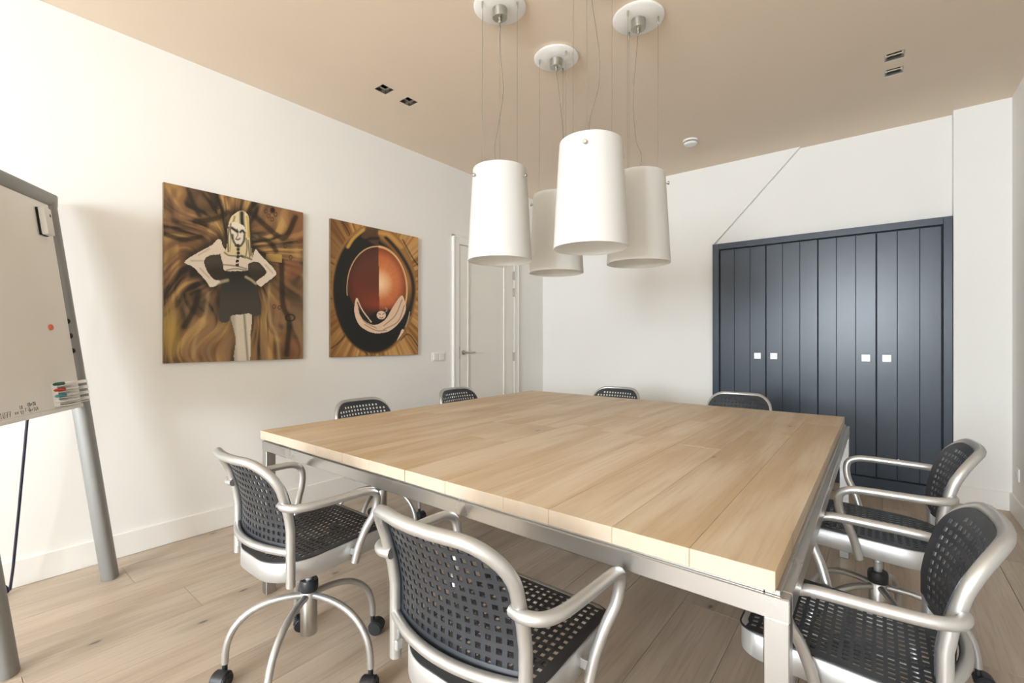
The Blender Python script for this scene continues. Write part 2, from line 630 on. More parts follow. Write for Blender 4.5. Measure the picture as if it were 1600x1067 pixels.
for q in ((fx0, fx1, fy0, fy0 + rw), (fx0, fx1, fy1 - rw, fy1)):
    MB().box(*q, rz0, rz1, .002).build('frame_rail', M['steel'], tb, smooth=False)
for q in ((fx0, fx0 + rw, fy0 + rw, fy1 - rw), (fx1 - rw, fx1, fy0 + rw, fy1 - rw)):
    MB().box(*q, rz0, rz1, .002).build('frame_rail', M['steel'], tb, smooth=False)
lw = .044
for (x, y) in ((fx0, fy0), (fx1 - lw, fy0), (fx0, fy1 - lw), (fx1 - lw, fy1 - lw)):
    MB().box(x + .001, x + lw - .001, y + .001, y + lw - .001, 0, rz0, .002).build('leg', M['steel'], tb, smooth=False)
for q in ((tx1 - .02, tx1 + .006, fy0 + .008, fy1 - .008), (fx0 + .008, fx0 + .026, fy0 + .026, fy1 - .026), (-.02, .02, fy0 + .026, fy1 - .026), (fx0 + .008, tx1 - .021, fy0 + .008, fy0 + .025), (fx0 + .008, tx1 - .021, fy1 - .025, fy1 - .008)):
    MB().box(*q, rz1, tz - tt - .0002, .001).build('support_strip', M['steel'], tb, smooth=False)

# ------------------------------------------------------------------ chairs
def outline(u, v, u0, u1, v0, v1, rc):
    """clamp a point into a rounded rectangle; rc = corner radii (u0v0, u1v0, u1v1, u0v1)"""
    for k, (su, sv) in enumerate(((u0, v0), (u1, v0), (u1, v1), (u0, v1))):
        r = rc[k]
        cu = su + r if su == u0 else su - r
        cv = sv + r if sv == v0 else sv - r
        if (u - cu) * (1 if su == u1 else -1) > 0 and (v - cv) * (1 if sv == v1 else -1) > 0:
            d = math.hypot(u - cu, v - cv)
            if d > r:
                return cu + (u - cu) * r / d, cv + (v - cv) * r / d
    return u, v


def inside(u, v, u0, u1, v0, v1, rc, marg):
    if not (u0 + marg <= u <= u1 - marg and v0 + marg <= v <= v1 - marg):
        return False
    a = outline(u, v, u0 + marg, u1 - marg, v0 + marg, v1 - marg, [max(r - marg, .001) for r in rc])
    return abs(a[0] - u) + abs(a[1] - v) < 1e-7


def perforated(u0, u1, v0, v1, rc, pu, pv, su, sv, marg, shape, thick, vm=None):
    """sheet with square holes; shape(u, v) -> (x, y, z)"""
    nu = int((u1 - u0 - 2 * marg + (pu - su)) / pu)
    nv = int((v1 - v0 - 2 * marg + (pv - sv)) / pv)
    cu, cv = (u0 + u1) / 2, (v0 + v1) / 2
    hu = [cu + (i - (nu - 1) / 2) * pu for i in range(nu)]
    hv = [cv + (i - (nv - 1) / 2) * pv for i in range(nv)]
    if vm:
        hv = [h + vm for h in hv]
    us = [u0] + [x + k * su / 2 for x in hu for k in (-1, 1)] + [u1]
    vs = [v0] + [x + k * sv / 2 for x in hv for k in (-1, 1)] + [v1]
    # finer border so that rounded corners read round
    us = [u0, u0 + (us[1] - u0) * .5] + us[1:-1] + [u1 - (u1 - us[-2]) * .5, u1]
    vs = [v0, v0 + (vs[1] - v0) * .5] + vs[1:-1] + [v1 - (v1 - vs[-2]) * .5, v1]
    bm = bmesh.new()
    G = {}
    for i, u in enumerate(us):
        for j, v in enumerate(vs):
            G[i, j] = bm.verts.new(shape(*outline(u, v, u0, u1, v0, v1, rc)))
    for i in range(len(us) - 1):
        for j in range(len(vs) - 1):
            if i >= 2 and j >= 2 and i < len(us) - 3 and j < len(vs) - 3 and i % 2 == 0 and j % 2 == 0:
                if all(inside(us[a], vs[b], u0, u1, v0, v1, rc, marg * .8) for a in (i, i + 1) for b in (j, j + 1)):
                    continue
            bm.faces.new((G[i, j], G[i + 1, j], G[i + 1, j + 1], G[i, j + 1]))
    bmesh.ops.remove_doubles(bm, verts=bm.verts[:], dist=1e-5)
    bmesh.ops.dissolve_degenerate(bm, dist=1e-5, edges=bm.edges[:])
    # second skin at a constant offset, then the rims of the holes and of the edge
    off = Vector(thick)
    edges = [tuple(e.verts) for e in bm.edges if len(e.link_faces) == 1]
    faces = [tuple(f.verts) for f in bm.faces]
    twin = {v: bm.verts.new(v.co + off) for v in list(bm.verts)}
    for f in faces:
        bm.faces.new([twin[v] for v in reversed(f)])
    for p, q in edges:
        try:
            bm.faces.new((p, q, twin[q], twin[p]))
        except ValueError:
            pass
    s = MB()
    s.bm.free()
    s.bm = bm
    return s


PX = .190          # half distance of the back posts
ZA = .651          # armrest height


def back_y(z):
    if z < .575:
        return -.158
    t = (z - .575) / .21
    return -.158 - .066 * t * (.35 + .65 * t)


def bow(x, z):
    g = min(1, max(0, (z - .44) / .06))
    return -.040 * g * (1 - min(1, (x / PX) ** 2))


def make_chair():
    root = empty('office_chair')
    # base
    MB().lathe([(.0265, .130), (.028, .133), (.028, .278), (.026, .281)], 28).build('column', M['steel'], root)
    MB().lathe([(.029, .281), (.031, .284), (.031, .316), (.028, .321)], 28).build('collar', M['black2'], root)
    MB().lathe([(.0125, .321), (.0125, .352), (.0145, .354), (.0125, .357), (.0125, .363), (.0145, .365), (.0125, .368), (.0125, .445)], 20).build('piston', M['alu'], root)
    ca = MB()
    for sx in (-1, 1):
        ry = Matrix.Translation((sx * .016, -.016, .026)) @ Matrix.Rotation(R(90), 4, 'Y')
        ca.lathe([(.012, -.011), (.023, -.0105), (.026, -.007), (.026, .007), (.023, .0105), (.020, .0108), (.018, .0092), (.010, .0092), (.009, .0108)], 24, ry)
    hood = []
    for k in range(11):
        a = R(10 + 160 * k / 10)
        hood.append((-.016 + .0285 * math.cos(a), .026 + .0285 * math.sin(a)))
    for k in range(11):
        a = R(170 - 160 * k / 10)
        hood.append((-.016 + .024 * math.cos(a), .026 + .024 * math.sin(a)))
    ca.prism(hood, -.020, .020, 'x')
    ca.tube([(0, 0, .046), (0, 0, .078)], .0085, 12)
    ca.box(-.0042, .0042, -.034, .006, .014, .05, .002)
    caster_me = None
    ANG = [90 + 72 * k for k in range(5)]
    for k in range(5):
        a = R(ANG[k])
        pts = []
        for j in range(17):
            t = (j / 16) * PI / 2
            r = .018 + .246 * math.sin(t) ** .92
            z = .070 + .196 * math.cos(t) ** .80 if j < 16 else .070
            pts.append((r, 0, z + .008 * math.sin(t * 2)))
        lg = MB().tube(pts, .0115, 12).build('leg', M['silver'], root, rot=(0, 0, a))
        if caster_me is None:
            c = ca.build('caster', M['black2'], lg)
            caster_me = c.data
        else:
            c = bpy.data.objects.new('caster', caster_me)
            C.objects.link(c)
            c.parent = lg
        c.location = (.264, 0, 0)
        c.rotation_euler = (0, 0, rnd.uniform(-PI, PI))
    # seat unit (children of root too; lifted together with LIFT)
    sw, yr, yf = .185, -.196, .214
    tilt = lambda y: -.016 + .045 * y
    ol = []
    rc = (.135, .135, .05, .05)
    n = 10
    for k, (cx, cy, r, a0) in enumerate(((-sw + rc[0], yr + rc[0], rc[0], 180), (sw - rc[1], yr + rc[1], rc[1], 270), (sw - rc[2], yf - rc[2], rc[2], 0), (-sw + rc[3], yf - rc[3], rc[3], 90))):
        for j in range(n + 1):
            a = R(a0 + 90 * j / n)
            ol.append((cx + r * math.cos(a), cy + r * math.sin(a)))
    bm = MB()
    zb, ztp = .420, .482
    loops = []
    for (ins, z) in ((.004, zb), (0, zb + .004), (0, ztp - .003), (.003, ztp), (.014, ztp), (.014, zb)):
        loops.append([bm.bm.verts.new((x * (1 - ins / sw), .0065 + (y - .0065) * (1 - ins / .22), z + tilt(y))) for x, y in ol])
    m_ = len(ol)
    for q in range(len(loops)):
        A, B = loops[q], loops[(q + 1) % len(loops)]
        for j in range(m_):
            bm.bm.faces.new((A[j], A[(j + 1) % m_], B[(j + 1) % m_], B[j]))
    bm.build('seat_rim', M['alu'], root, angle=50)
    for sx in (-1, 1):
        for q in ((.180, .206, .048, .064), (.172, .192, -.168, -.150)):
            MB().box(min(sx * q[0], sx * q[1]), max(sx * q[0], sx * q[1]), q[2], q[3], .424, .446, .002).build('seat_lug', M['alu'], root, smooth=False)
    MB().box(-.05, .05, -.05, .05, .412, .420, .002).box(-.010, .010, -.175, .19, .418, .434, .002).box(-.172, .172, -.010, .010, .418, .434, .002).build('seat_bracket', M['alu'], root, smooth=False)

    def seat_shape(u, v):
        dip = -.010 * math.exp(-((u / .13) ** 2)) * math.exp(-(((v + .03) / .14) ** 2))
        front = -.012 * max(0, (v - .14) / .09) ** 2
        return (u, v, .4875 + dip + front + tilt(v))
    perforated(-sw + .002, sw - .002, yr + .002, yf + .004, rc, .0202, .0202, .0118, .0118, .019, seat_shape, (0, 0, -.003)).build('seat', M['black'], root, smooth=False)
    # back frame: posts and top rail in one bent tube
    zt, r = .785, .090
    path = [(-PX, .402), (-PX, .46), (-PX, .52), (-PX, .575), (-PX, .625)]
    for k in range(9):
        a = R(180 - 90 * k / 8)
        path.append((-PX + r + r * math.cos(a), zt - r + r * math.sin(a)))
    path += [(-.05, zt), (0, zt)]
    path += [(-x, z) for x, z in path[:-1][::-1]]
    fx = lambda x, z: (x, back_y(z) + bow(x, z), z)
    MB().tube([fx(x, z) for x, z in path], .0138, 14).build('back_frame', M['silver'], root)
    MB().tube([(x, back_y(.505) - .048 * (1 - (x / PX) ** 2), .505 + .002 * (1 - (x / PX) ** 2)) for x in [PX * (k / 10 - 1) for k in range(21)]], .0120, 12).build('crossbar', M['silver'], root)

    def back_shape(u, v):
        z = v
        y = back_y(z) + bow(u, z) + .016
        if v < .522:
            y -= (.522 - v) * .3
        return (u, y, z)
    perforated(-PX - .001, PX + .001, .490, .782, (.02, .02, r, r), .0222, .0222, .0118, .0118, .019, back_shape, (0, -.0038, 0), vm=.004).build('backrest', M['black'], root, smooth=False)
    for sx in (-1, 1):
        p = [(.176, -.180, ZA + .003), (.205, -.184, ZA + .002), (.235, -.168, ZA + .001), (.250, -.128, ZA), (.256, -.06, ZA), (.259, .02, ZA), (.259, .066, ZA - .003), (.257, .096, ZA - .018), (.252, .105, ZA - .046), (.244, .099, ZA - .09), (.229, .078, .515), (.214, .060, .455), (.206, .050, .404)]
        MB().tube([(sx * x, y, z) for x, y, z in catmull(p, 5)], .0127, 12).build('armrest', M['silver'], root)
    return root


UPPER = ('seat_lug', 'seat', 'seat_rim', 'seat_bracket', 'back_frame', 'crossbar', 'backrest', 'armrest')
proto = make_chair()
index_kids()
G = 'office chairs around the conference table'
chairs = [
    (-1.585, .838, 0, 0, 'office chair at the near table edge, closest to the easel, five-legged base in view'),
    (-.698, .838, 0, 0, 'large foreground office chair seen from behind, its perforated black back facing the viewer'),
    (-.058, 1.412, 90, 18, 'nearest chair on the wardrobe side, beside the front right table leg'),
    (-.004, 2.165, 90, 40, 'second chair on the wardrobe side, standing behind the nearest one with its base in view'),
    (-1.640, 3.200, 180, 0, 'chair at the far table edge against plain white wall, only its backrest top showing'),
    (-.750, 3.228, 180, 30, 'chair at the far table edge, its backrest top in front of the dark wardrobe'),
    (-2.385, 1.725, -90, 10, 'chair on the painting side of the table, nearer one, below the gap between paintings'),
    (-2.385, 2.580, -90, 50, 'chair on the painting side of the table, farther one, beside the white door'),
]
LIFT = [.018, .026, -.008, .022, -.010, .006, -.010, -.010]
for i, (x, y, rz, base_a, lab) in enumerate(chairs):
    c = proto if i == 0 else dup(proto)
    c.location = (x, y, 0)
    c.rotation_euler = (0, 0, R(rz))
    tag(c, lab, 'chair', G)
    for ch in bpy.data.objects:
        pass
index_kids()
allc = [o for o in bpy.data.objects if o.name.split('.')[0] == 'office_chair']
for o in allc:
    i = min(range(len(chairs)), key=lambda k: (chairs[k][0] - o.location.x) ** 2 + (chairs[k][1] - o.location.y) ** 2)
    for ch in KIDS[o.name]:
        b = ch.name.split('.')[0]
        if b in UPPER:
            ch.location.z += LIFT[i]
        if b == 'leg':
            ch.rotation_euler.z += R(chairs[i][3])
            for cs in KIDS.get(ch.name, []):
                cs.rotation_euler.z = rnd.uniform(-PI, PI)

# ------------------------------------------------------------------ pendant lamps
def pendant(x, y, ang, label, sway):
    root = empty('pendant_lamp', (x, y, ZC))
    tag(root, label, 'lamp', 'pendant lamps over the table')
    z0, z1 = 1.555 - ZC, 2.005 - ZC
    r0, r1 = .158, .132
    prof = [(r0 - .004, z0 + .001), (r0, z0), (r0, z0 + .004)]
    prof += [(r0 + (r1 - r0) * t, z0 + (z1 - z0) * t) for t in (.25, .5, .75, .985)]
    prof += [(r1 - .001, z1 - .002), (r1 - .004, z1), (r1 - .006, z1 - .002)]
    prof += [(r0 + (r1 - r0) * t - .005, z0 + (z1 - z0) * t) for t in (.98, .75, .5, .25, .01)]
    s = MB()
    rings = [[s.bm.verts.new((r * math.cos(2 * PI * j / 64), r * math.sin(2 * PI * j / 64), z)) for j in range(64)] for r, z in prof]
    for q in range(len(rings)):
        A, B = rings[q], rings[(q + 1) % len(rings)]
        for j in range(64):
            s.bm.faces.new((A[j], A[(j + 1) % 64], B[(j + 1) % 64], B[j]))
    sh = s.build('shade', M['opal'], root, angle=60)
    # canopy: opal disc with a nickel cup
    MB().lathe([(.122, -.004), (.128, -.010), (.128, -.014), (.120, -.020), (.02, -.022)], 56).build('canopy', M['canopy'], root, angle=50)
    MB().lathe([(.036, -.021), (.036, -.064), (.0345, -.066), (.011, -.066), (.010, -.084), (.005, -.090)], 32).build('canopy_cup', M['nickel'], root)
    for k in range(3):
        a = R(ang + 120 * k)
        cx, cy = .097 * math.cos(a), .097 * math.sin(a)
        MB().lathe([(.0035, -.018), (.0046, -.020), (.0046, -.046), (.0015, -.056)], 10, Matrix.Translation((cx, cy, 0))).build('wire_gripper', M['nickel'], root)
        zs = z1 - .052
        ex = (r1 + .003)
        MB().tube([(cx, cy, -.054), (cx, cy, zs)], .0009, 6).tube([(cx, cy, zs), (ex * math.cos(a), ex * math.sin(a), zs)], .0022, 6).build('suspension_wire', M['wire'], root)
        kx = MB().lathe([(.0035, -.004), (.0035, .006), (.0085, .007), (.0085, .013), (.006, .015)], 14, Matrix.Translation((ex * math.cos(a), ex * math.sin(a), zs)) @ Matrix.Rotation(a, 4, 'Z') @ Matrix.Rotation(R(90), 4, 'Y'))
        kx.build('shade_screw', M['nickel'], sh)
    MB().lathe([(.022, z1 - .14), (.022, z1 - .05), (.008, z1 - .045)], 20).tube([(r1 - .006) * Vector((math.cos(2 * PI * j / 3 + R(ang)), math.sin(2 * PI * j / 3 + R(ang)), 0)) * t + Vector((0, 0, z1 - .052)) for j in range(3) for t in (1, 0)], .002, 6).build('lamp_holder', M['white'], root)
    pts = [Vector((0, 0, -.085))] + [Vector(p) for p in sway] + [Vector((0, 0, z1 - .046))]
    MB().tube(catmull(pts, 8), .0013, 6).build('power_cord', M['cord'], root)
    return root


pendant(-1.464, 1.748, 10, 'white conical pendant lamp nearest the paintings, hanging in front of the door', [(.004, .002, -.25), (.014, .010, -.42), (-.004, -.006, -.60), (-.02, -.016, -.72)])
pendant(-.962, 1.750, 50, 'frontmost white pendant lamp, largest of the hanging cluster', [(.006, .004, -.22), (.03, .02, -.42), (.028, .022, -.56), (-.004, .0, -.72)])
pendant(-1.473, 2.269, 98, 'white pendant lamp half hidden behind the frontmost one', [(.012, .01, -.2), (.03, .024, -.42), (.036, .03, -.60), (.02, .02, -.72)])
pendant(-.962, 2.247, 22, 'white pendant lamp nearest the wardrobe, at the back of the cluster', [(-.008, -.006, -.2), (-.02, -.016, -.42), (-.01, -.006, -.62), (.012, .01, -.72)])

# ------------------------------------------------------------------ recessed spots, smoke detector
for i, (x, y) in enumerate(SP):
    root = empty('recessed_spotlight', (x, y, ZC))
    tag(root, ['square recessed spotlight above the paintings, nearer the easel', 'square recessed spotlight above the paintings, nearer the door',
               'square recessed spotlight near the wardrobe, front one of the pair', 'square recessed spotlight near the wardrobe, rear one of the pair'][i],
        'spotlight', 'square spotlights sunk in the ceiling')
    h = HS
    t = MB()
    for (u0, u1, v0, v1) in ((-h, h, h - .004, h), (-h, h, -h, -h + .004), (-h, -h + .004, -h + .004, h - .004), (h - .004, h, -h + .004, h - .004)):
        t.box(u0, u1, v0, v1, .001, .055)
    t.build('housing', M['nickel'], root, smooth=False)
    MB().box(-h + .004, h - .004, -h + .004, h - .004, .088, .094).build('back_plate', M['dark'], root, smooth=False)
    g = MB()
    for (u0, u1, v0, v1) in ((-h + .004, h - .004, h - .012, h - .004), (-h + .004, h - .004, -h + .004, -h + .012), (-h + .004, -h + .012, -h + .012, h - .012), (h - .012, h - .004, -h + .012, h - .012)):
        g.box(u0, u1, v0, v1, .030, .034)
    g.build('lamp_ring', M['chrome'], root, smooth=False)
    MB().lathe([(.030, .062), (.026, .058), (.012, .074), (.004, .076)], 24).build('bulb', M['nickel'], root)
    MB().lathe([(.034, .040), (.034, .060), (.030, .062)], 24, cap0=False, cap1=False).build('bulb_holder', M['black2'], root)

sd = empty('smoke_detector', (-1.222, 3.915, ZC))
tag(sd, 'small white round smoke detector on the beige ceiling', 'smoke detector')
MB().lathe([(.060, -.001), (.060, -.014), (.056, -.017)], 36).build('base', M['white'], sd)
MB().lathe([(.044, -.017), (.044, -.024)], 30, cap0=False, cap1=False).build('vent', M['dark'], sd)
MB().lathe([(.052, -.024), (.053, -.028), (.046, -.040), (.030, -.045), (.004, -.046)], 36).build('cover', M['white'], sd)

# ------------------------------------------------------------------ switch and outlet
sw = empty('light_switch', (XL, 2.928, 1.008))
tag(sw, 'white double rocker light switch on the wall beside the door', 'light switch')
MB().box(.0005, .008, -.082, .082, -.041, .041, .003, 2).build('plate', M['white'], sw)
for k in (-1, 1):
    MB().box(.006, .013, k * .036 - .029, k * .036 + .029, -.030, .030, .002).build('rocker', M['white'], sw)
po = empty('power_outlet', (XR, 4.387, .292))
tag(po, 'white power outlet low on the side wall near the corner', 'outlet')
MB().box(-.010, -.0005, -.041, .041, -.041, .041, .003, 2).build('plate', M['white'], po)
MB().lathe([(.022, 0), (.022, .0025), (.019, .003), (.019, -.002)], 24, Matrix.Translation((-.010, 0, 0)) @ Matrix.Rotation(R(-90), 4, 'Y')).build('socket', M['trim'], po)

# ------------------------------------------------------------------ paintings (flat print: colour on the canvas grid)
def homog(src):
    """map the unit square (u right, v down) onto the quad src TL, TR, BR, BL"""
    A, b = [], []
    for (u, v), (x, y) in zip(((0, 0), (1, 0), (1, 1), (0, 1)), src):
        A.append([u, v, 1, 0, 0, 0, -u * x, -v * x]); b.append(x)
        A.append([0, 0, 0, u, v, 1, -u * y, -v * y]); b.append(y)
    h = np.linalg.solve(np.array(A, float), np.array(b, float))
    return np.append(h, 1).reshape(3, 3)


def poly_mask(X, Y, P):
    P = np.array(P, float)
    ins = np.zeros(X.shape, bool)
    j = len(P) - 1
    for i in range(len(P)):
        xi, yi, xj, yj = *P[i], *P[j]
        with np.errstate(divide='ignore', invalid='ignore'):
            c = ((yi > Y) != (yj > Y)) & (X < (xj - xi) * (Y - yi) / (yj - yi + 1e-9) + xi)
        ins ^= c
        j = i
    return ins.astype(float)


def smooth_poly(P, k=6):
    P = [Vector((x, y)) for x, y in P]
    n = len(P)
    out = []
    for i in range(n):
        p0, p1, p2, p3 = P[i - 1], P[i], P[(i + 1) % n], P[(i + 2) % n]
        for j in range(k):
            t = j / k
            q = .5 * ((2 * p1) + (p2 - p0) * t + (2 * p0 - 5 * p1 + 4 * p2 - p3) * t * t + (3 * p1 - p0 - 3 * p2 + p3) * t ** 3)
            out.append((q.x, q.y))
    return out


def blur(a, k):
    for _ in range(2):
        for ax in (0, 1):
            pad = [(k, k) if i == ax else (0, 0) for i in range(2)]
            b = np.cumsum(np.pad(a, pad, mode='edge'), axis=ax)
            n = 2 * k
            a = (np.take(b, range(n, n + a.shape[ax]), axis=ax) - np.take(b, range(0, a.shape[ax]), axis=ax)) / n
    return a


def vnoise(X, Y, seed):
    """smooth value noise"""
    g = np.random.RandomState(seed).rand(64, 64)
    xi, yi = np.floor(X).astype(int), np.floor(Y).astype(int)
    fx, fy = X - xi, Y - yi
    fx, fy = fx * fx * (3 - 2 * fx), fy * fy * (3 - 2 * fy)
    q = lambda a, b: g[(xi + a) % 64, (yi + b) % 64]
    return (q(0, 0) * (1 - fx) + q(1, 0) * fx) * (1 - fy) + (q(0, 1) * (1 - fx) + q(1, 1) * fx) * fy


def rgb(*c):
    return np.array(lin(*c)[:3])


def lay(img, mask, col, a=1.):
    m = (mask * a)[..., None]
    return img * (1 - m) + np.asarray(col) * m


def stroke(X, Y, pts, wd):
    """soft line mask"""
    d = np.full(X.shape, 1e9)
    P = catmull([(x, y, 0) for x, y in pts], 6)
    for a, b in zip(P[:-1], P[1:]):
        dx, dy = b.x - a.x, b.y - a.y
        t = np.clip(((X - a.x) * dx + (Y - a.y) * dy) / (dx * dx + dy * dy + 1e-9), 0, 1)
        d = np.minimum(d, np.hypot(X - a.x - t * dx, Y - a.y - t * dy))
    return np.clip(1.4 - d / wd, 0, 1)


def painting(name, y0, y1, z0, z1, quad, fn, label):
    nx, nz = 210, 260
    u = (np.arange(nx) + .5) / nx
    v = (np.arange(nz) + .5) / nz
    U, V = np.meshgrid(u, v)
    Hm = homog(quad)
    W_ = Hm[2, 0] * U + Hm[2, 1] * V + 1
    X = (Hm[0, 0] * U + Hm[0, 1] * V + Hm[0, 2]) / W_
    Y = (Hm[1, 0] * U + Hm[1, 1] * V + Hm[1, 2]) / W_
    img = np.clip(fn(X, Y), 0, 1)
    root = empty(name, (XL, (y0 + y1) / 2, (z0 + z1) / 2))
    tag(root, label, 'painting')
    hy, hz = (y1 - y0) / 2, (z1 - z0) / 2
    MB().box(.002, .0225, -hy, hy, -hz, hz, .001).build('stretcher', M['canvas'], root, smooth=False)
    yy = np.linspace(-hy, hy, nx + 1)
    zz = np.linspace(hz, -hz, nz + 1)
    YY, ZZ = np.meshgrid(yy, zz)
    co = np.stack([np.full(YY.shape, .0235), YY, ZZ], -1).reshape(-1, 3)
    idx = np.arange((nx + 1) * (nz + 1)).reshape(nz + 1, nx + 1)
    q = np.stack([idx[:-1, :-1], idx[1:, :-1], idx[1:, 1:], idx[:-1, 1:]], -1).reshape(-1, 4)
    me = bpy.data.meshes.new('canvas')
    me.vertices.add(len(co)); me.vertices.foreach_set('co', co.ravel())
    me.loops.add(q.size); me.loops.foreach_set('vertex_index', q.ravel().astype(np.int32))
    me.polygons.add(len(q)); me.polygons.foreach_set('loop_start', np.arange(0, q.size, 4, dtype=np.int32))
    me.update(calc_edges=True)
    at = me.color_attributes.new('print', 'FLOAT_COLOR', 'CORNER')
    cols = np.concatenate([img.reshape(-1, 3), np.ones((nx * nz, 1))], 1)
    at.data.foreach_set('color', np.repeat(cols, 4, axis=0).ravel().astype(np.float32))
    me.materials.append(M['paint'])
    o = bpy.data.objects.new('canvas', me)
    C.objects.link(o)
    o.parent = root


def art_woman(X, Y):
    # swirling gold and umber ground
    wx = X + 60 * (vnoise(X / 160, Y / 160, 1) - .5) * 2
    wy = Y + 60 * (vnoise(X / 160 + 9, Y / 160, 2) - .5) * 2
    ang = np.arctan2(wy - 430, wx - 450)
    rad = np.hypot(wx - 450, wy - 430)
    n1 = vnoise(ang * 9 + 20, rad / 170, 3)
    n2 = vnoise(ang * 22 + 40, rad / 120, 4)
    n3 = vnoise(wx / 26, wy / 110, 5)
    top = np.clip((620 - Y) / 300, 0, 1)
    band = .5 * n1 + .3 * n2 + .2 * n3
    img = np.ones(X.shape + (3,)) * rgb(116, 88, 62)
    img = lay(img, np.clip((band - .42) * 4, 0, 1), rgb(146, 108, 68))
    img = lay(img, np.clip((band - .56) * 6, 0, 1), rgb(182, 148, 92))
    img = lay(img, np.clip((.45 - band) * 6, 0, 1), rgb(54, 44, 33))
    img = lay(img, np.clip((.33 - band) * 8, 0, 1), rgb(34, 30, 24))
    img = lay(img, np.clip((X - 560) / 200, 0, 1) * (vnoise(wx / 60, wy / 90, 6) > .5) * .5, rgb(140, 88, 58))
    low = np.clip((Y - 620) / 150, 0, 1)
    vs = vnoise(wx / 16, wy / 240, 8)
    img = lay(img, low * np.clip((vs - .45) * 4, 0, 1), rgb(146, 116, 84), .7)
    img = lay(img, low * np.clip((.40 - vs) * 5, 0, 1), rgb(66, 54, 40), .7)
    img = lay(img, blur(np.clip(1 - np.hypot((X - 100) / 60, (Y - 850) / 200), 0, 1), 4), rgb(190, 160, 70), .8)
    for P, wd in (([(185, 90), (215, 170), (250, 235)], 7), ([(225, 265), (330, 250), (400, 215)], 10), ([(520, 215), (590, 275), (660, 335), (710, 345), (760, 240)], 9),
                  ([(690, 480), (700, 700), (735, 800), (725, 980)], 9), ([(300, 100), (320, 130), (330, 180)], 14), ([(170, 830), (220, 740), (250, 640)], 10),
                  ([(60, 330), (160, 360), (260, 345)], 8), ([(530, 340), (620, 370), (660, 420)], 8), ([(560, 420), (640, 455), (690, 470)], 6)):
        img = lay(img, np.clip(blur(stroke(X, Y, P, wd * 1.4), 2) * 1.5, 0, 1), rgb(34, 29, 23), .85)
    for P, wd in (([(300, 640), (285, 760), (230, 900), (222, 1000)], 5), ([(625, 590), (630, 780), (670, 880), (685, 1000)], 6), ([(525, 335), (560, 345)], 4)):
        img = lay(img, blur(stroke(X, Y, P, wd), 2), rgb(200, 176, 124), .6)
    img = lay(img, poly_mask(X, Y, [(605, 430), (690, 435), (688, 478), (600, 470)]), rgb(196, 162, 84), .7)
    for (cx, cy) in ((598, 205), (613, 230), (650, 222), (632, 248), (322, 190), (352, 155), (345, 183), (735, 450), (705, 390), (650, 715), (680, 720)):
        rr = np.hypot(X - cx, (Y - cy) * .8)
        img = lay(img, np.clip(1 - np.abs(rr - 8) / 3.5, 0, 1), rgb(30, 26, 20), .9)
    img = lay(img, np.clip(2 - np.hypot((X - 634) / 14, (Y - 200) / 18) * 1.6, 0, 1), rgb(24, 21, 17))
    for q in range(5):
        img = lay(img, np.clip(2 - np.hypot((X - 692) / 7, (Y - 520 - 24 * q) / 10) * 1.6, 0, 1), rgb(64, 44, 40), .8)
    img = lay(img, np.clip(1.5 - np.abs(np.hypot((X - 738) / 30, (Y - 775) / 22) - .8) * 6, 0, 1), rgb(30, 26, 20), .9)
    # dark haze around the figure, then the figure
    larm = smooth_poly([(345, 355), (366, 372), (360, 430), (305, 440), (272, 468), (288, 525), (325, 568), (352, 578), (340, 602), (306, 608), (280, 575), (215, 505), (167, 476), (240, 425), (308, 388)])
    rarm = smooth_poly([(545, 408), (575, 440), (640, 505), (660, 538), (640, 560), (596, 594), (578, 607), (552, 582), (598, 545), (604, 522), (565, 478), (535, 468)])
    torso = smooth_poly([(358, 372), (385, 410), (450, 442), (520, 460), (545, 410), (562, 432), (545, 468), (508, 486), (503, 520), (440, 524), (382, 522), (374, 490), (360, 440)])
    hair = smooth_poly([(375, 430), (392, 395), (396, 300), (412, 240), (444, 210), (478, 203), (505, 232), (515, 300), (522, 380), (528, 450), (500, 460), (470, 442), (430, 442), (395, 446)])
    skirt = smooth_poly([(384, 522), (440, 528), (504, 520), (540, 590), (565, 680), (580, 758), (500, 762), (416, 766), (408, 795), (358, 795), (358, 700), (362, 620), (385, 570)], 3)
    bl = smooth_poly([(274, 472), (330, 440), (362, 445), (378, 520), (388, 580), (352, 578), (325, 568), (290, 525)])
    br = smooth_poly([(506, 486), (540, 472), (566, 480), (606, 524), (596, 545), (556, 578), (525, 560), (504, 525)])
    legs = smooth_poly([(418, 768), (465, 760), (530, 760), (524, 870), (521, 1015), (440, 1015), (446, 900), (432, 830)], 3)
    ms = [poly_mask(X, Y, p) for p in (larm, rarm, torso, hair, skirt, bl, br, legs)]
    un = np.clip(sum(ms), 0, 1)
    halo = np.clip(blur(un, 9) * 2.6, 0, 1)
    img = lay(img, halo * np.clip((900 - Y) / 200, .35, 1), rgb(36, 31, 26), .85)
    white, blk = rgb(226, 214, 198), rgb(38, 37, 33)
    img = lay(img, ms[5], rgb(52, 44, 38)); img = lay(img, ms[6], rgb(52, 44, 38))
    img = lay(img, np.clip(blur(ms[5] * (Y < 500), 4), 0, 1), rgb(92, 80, 70), .5)
    img = lay(img, np.clip(blur(ms[6] * (Y < 520), 4), 0, 1), rgb(92, 80, 70), .5)
    img = lay(img, ms[4], blk)
    img = lay(img, ms[4] * np.clip((Y - 540) / 160, 0, 1), rgb(72, 70, 64), .8)  # gloss on the skirt painted in as a lighter tone towards the hem
    img = lay(img, ms[7], rgb(214, 206, 190))
    img = lay(img, ms[7] * np.clip(1 - np.abs(X - 490 - (Y - 760) * .09) / 10, 0, 1), rgb(120, 112, 98), .9)
    img = lay(img, ms[7] * np.clip((450 - X + (Y - 770) * .06) / 18, 0, 1), rgb(150, 142, 126), .7)
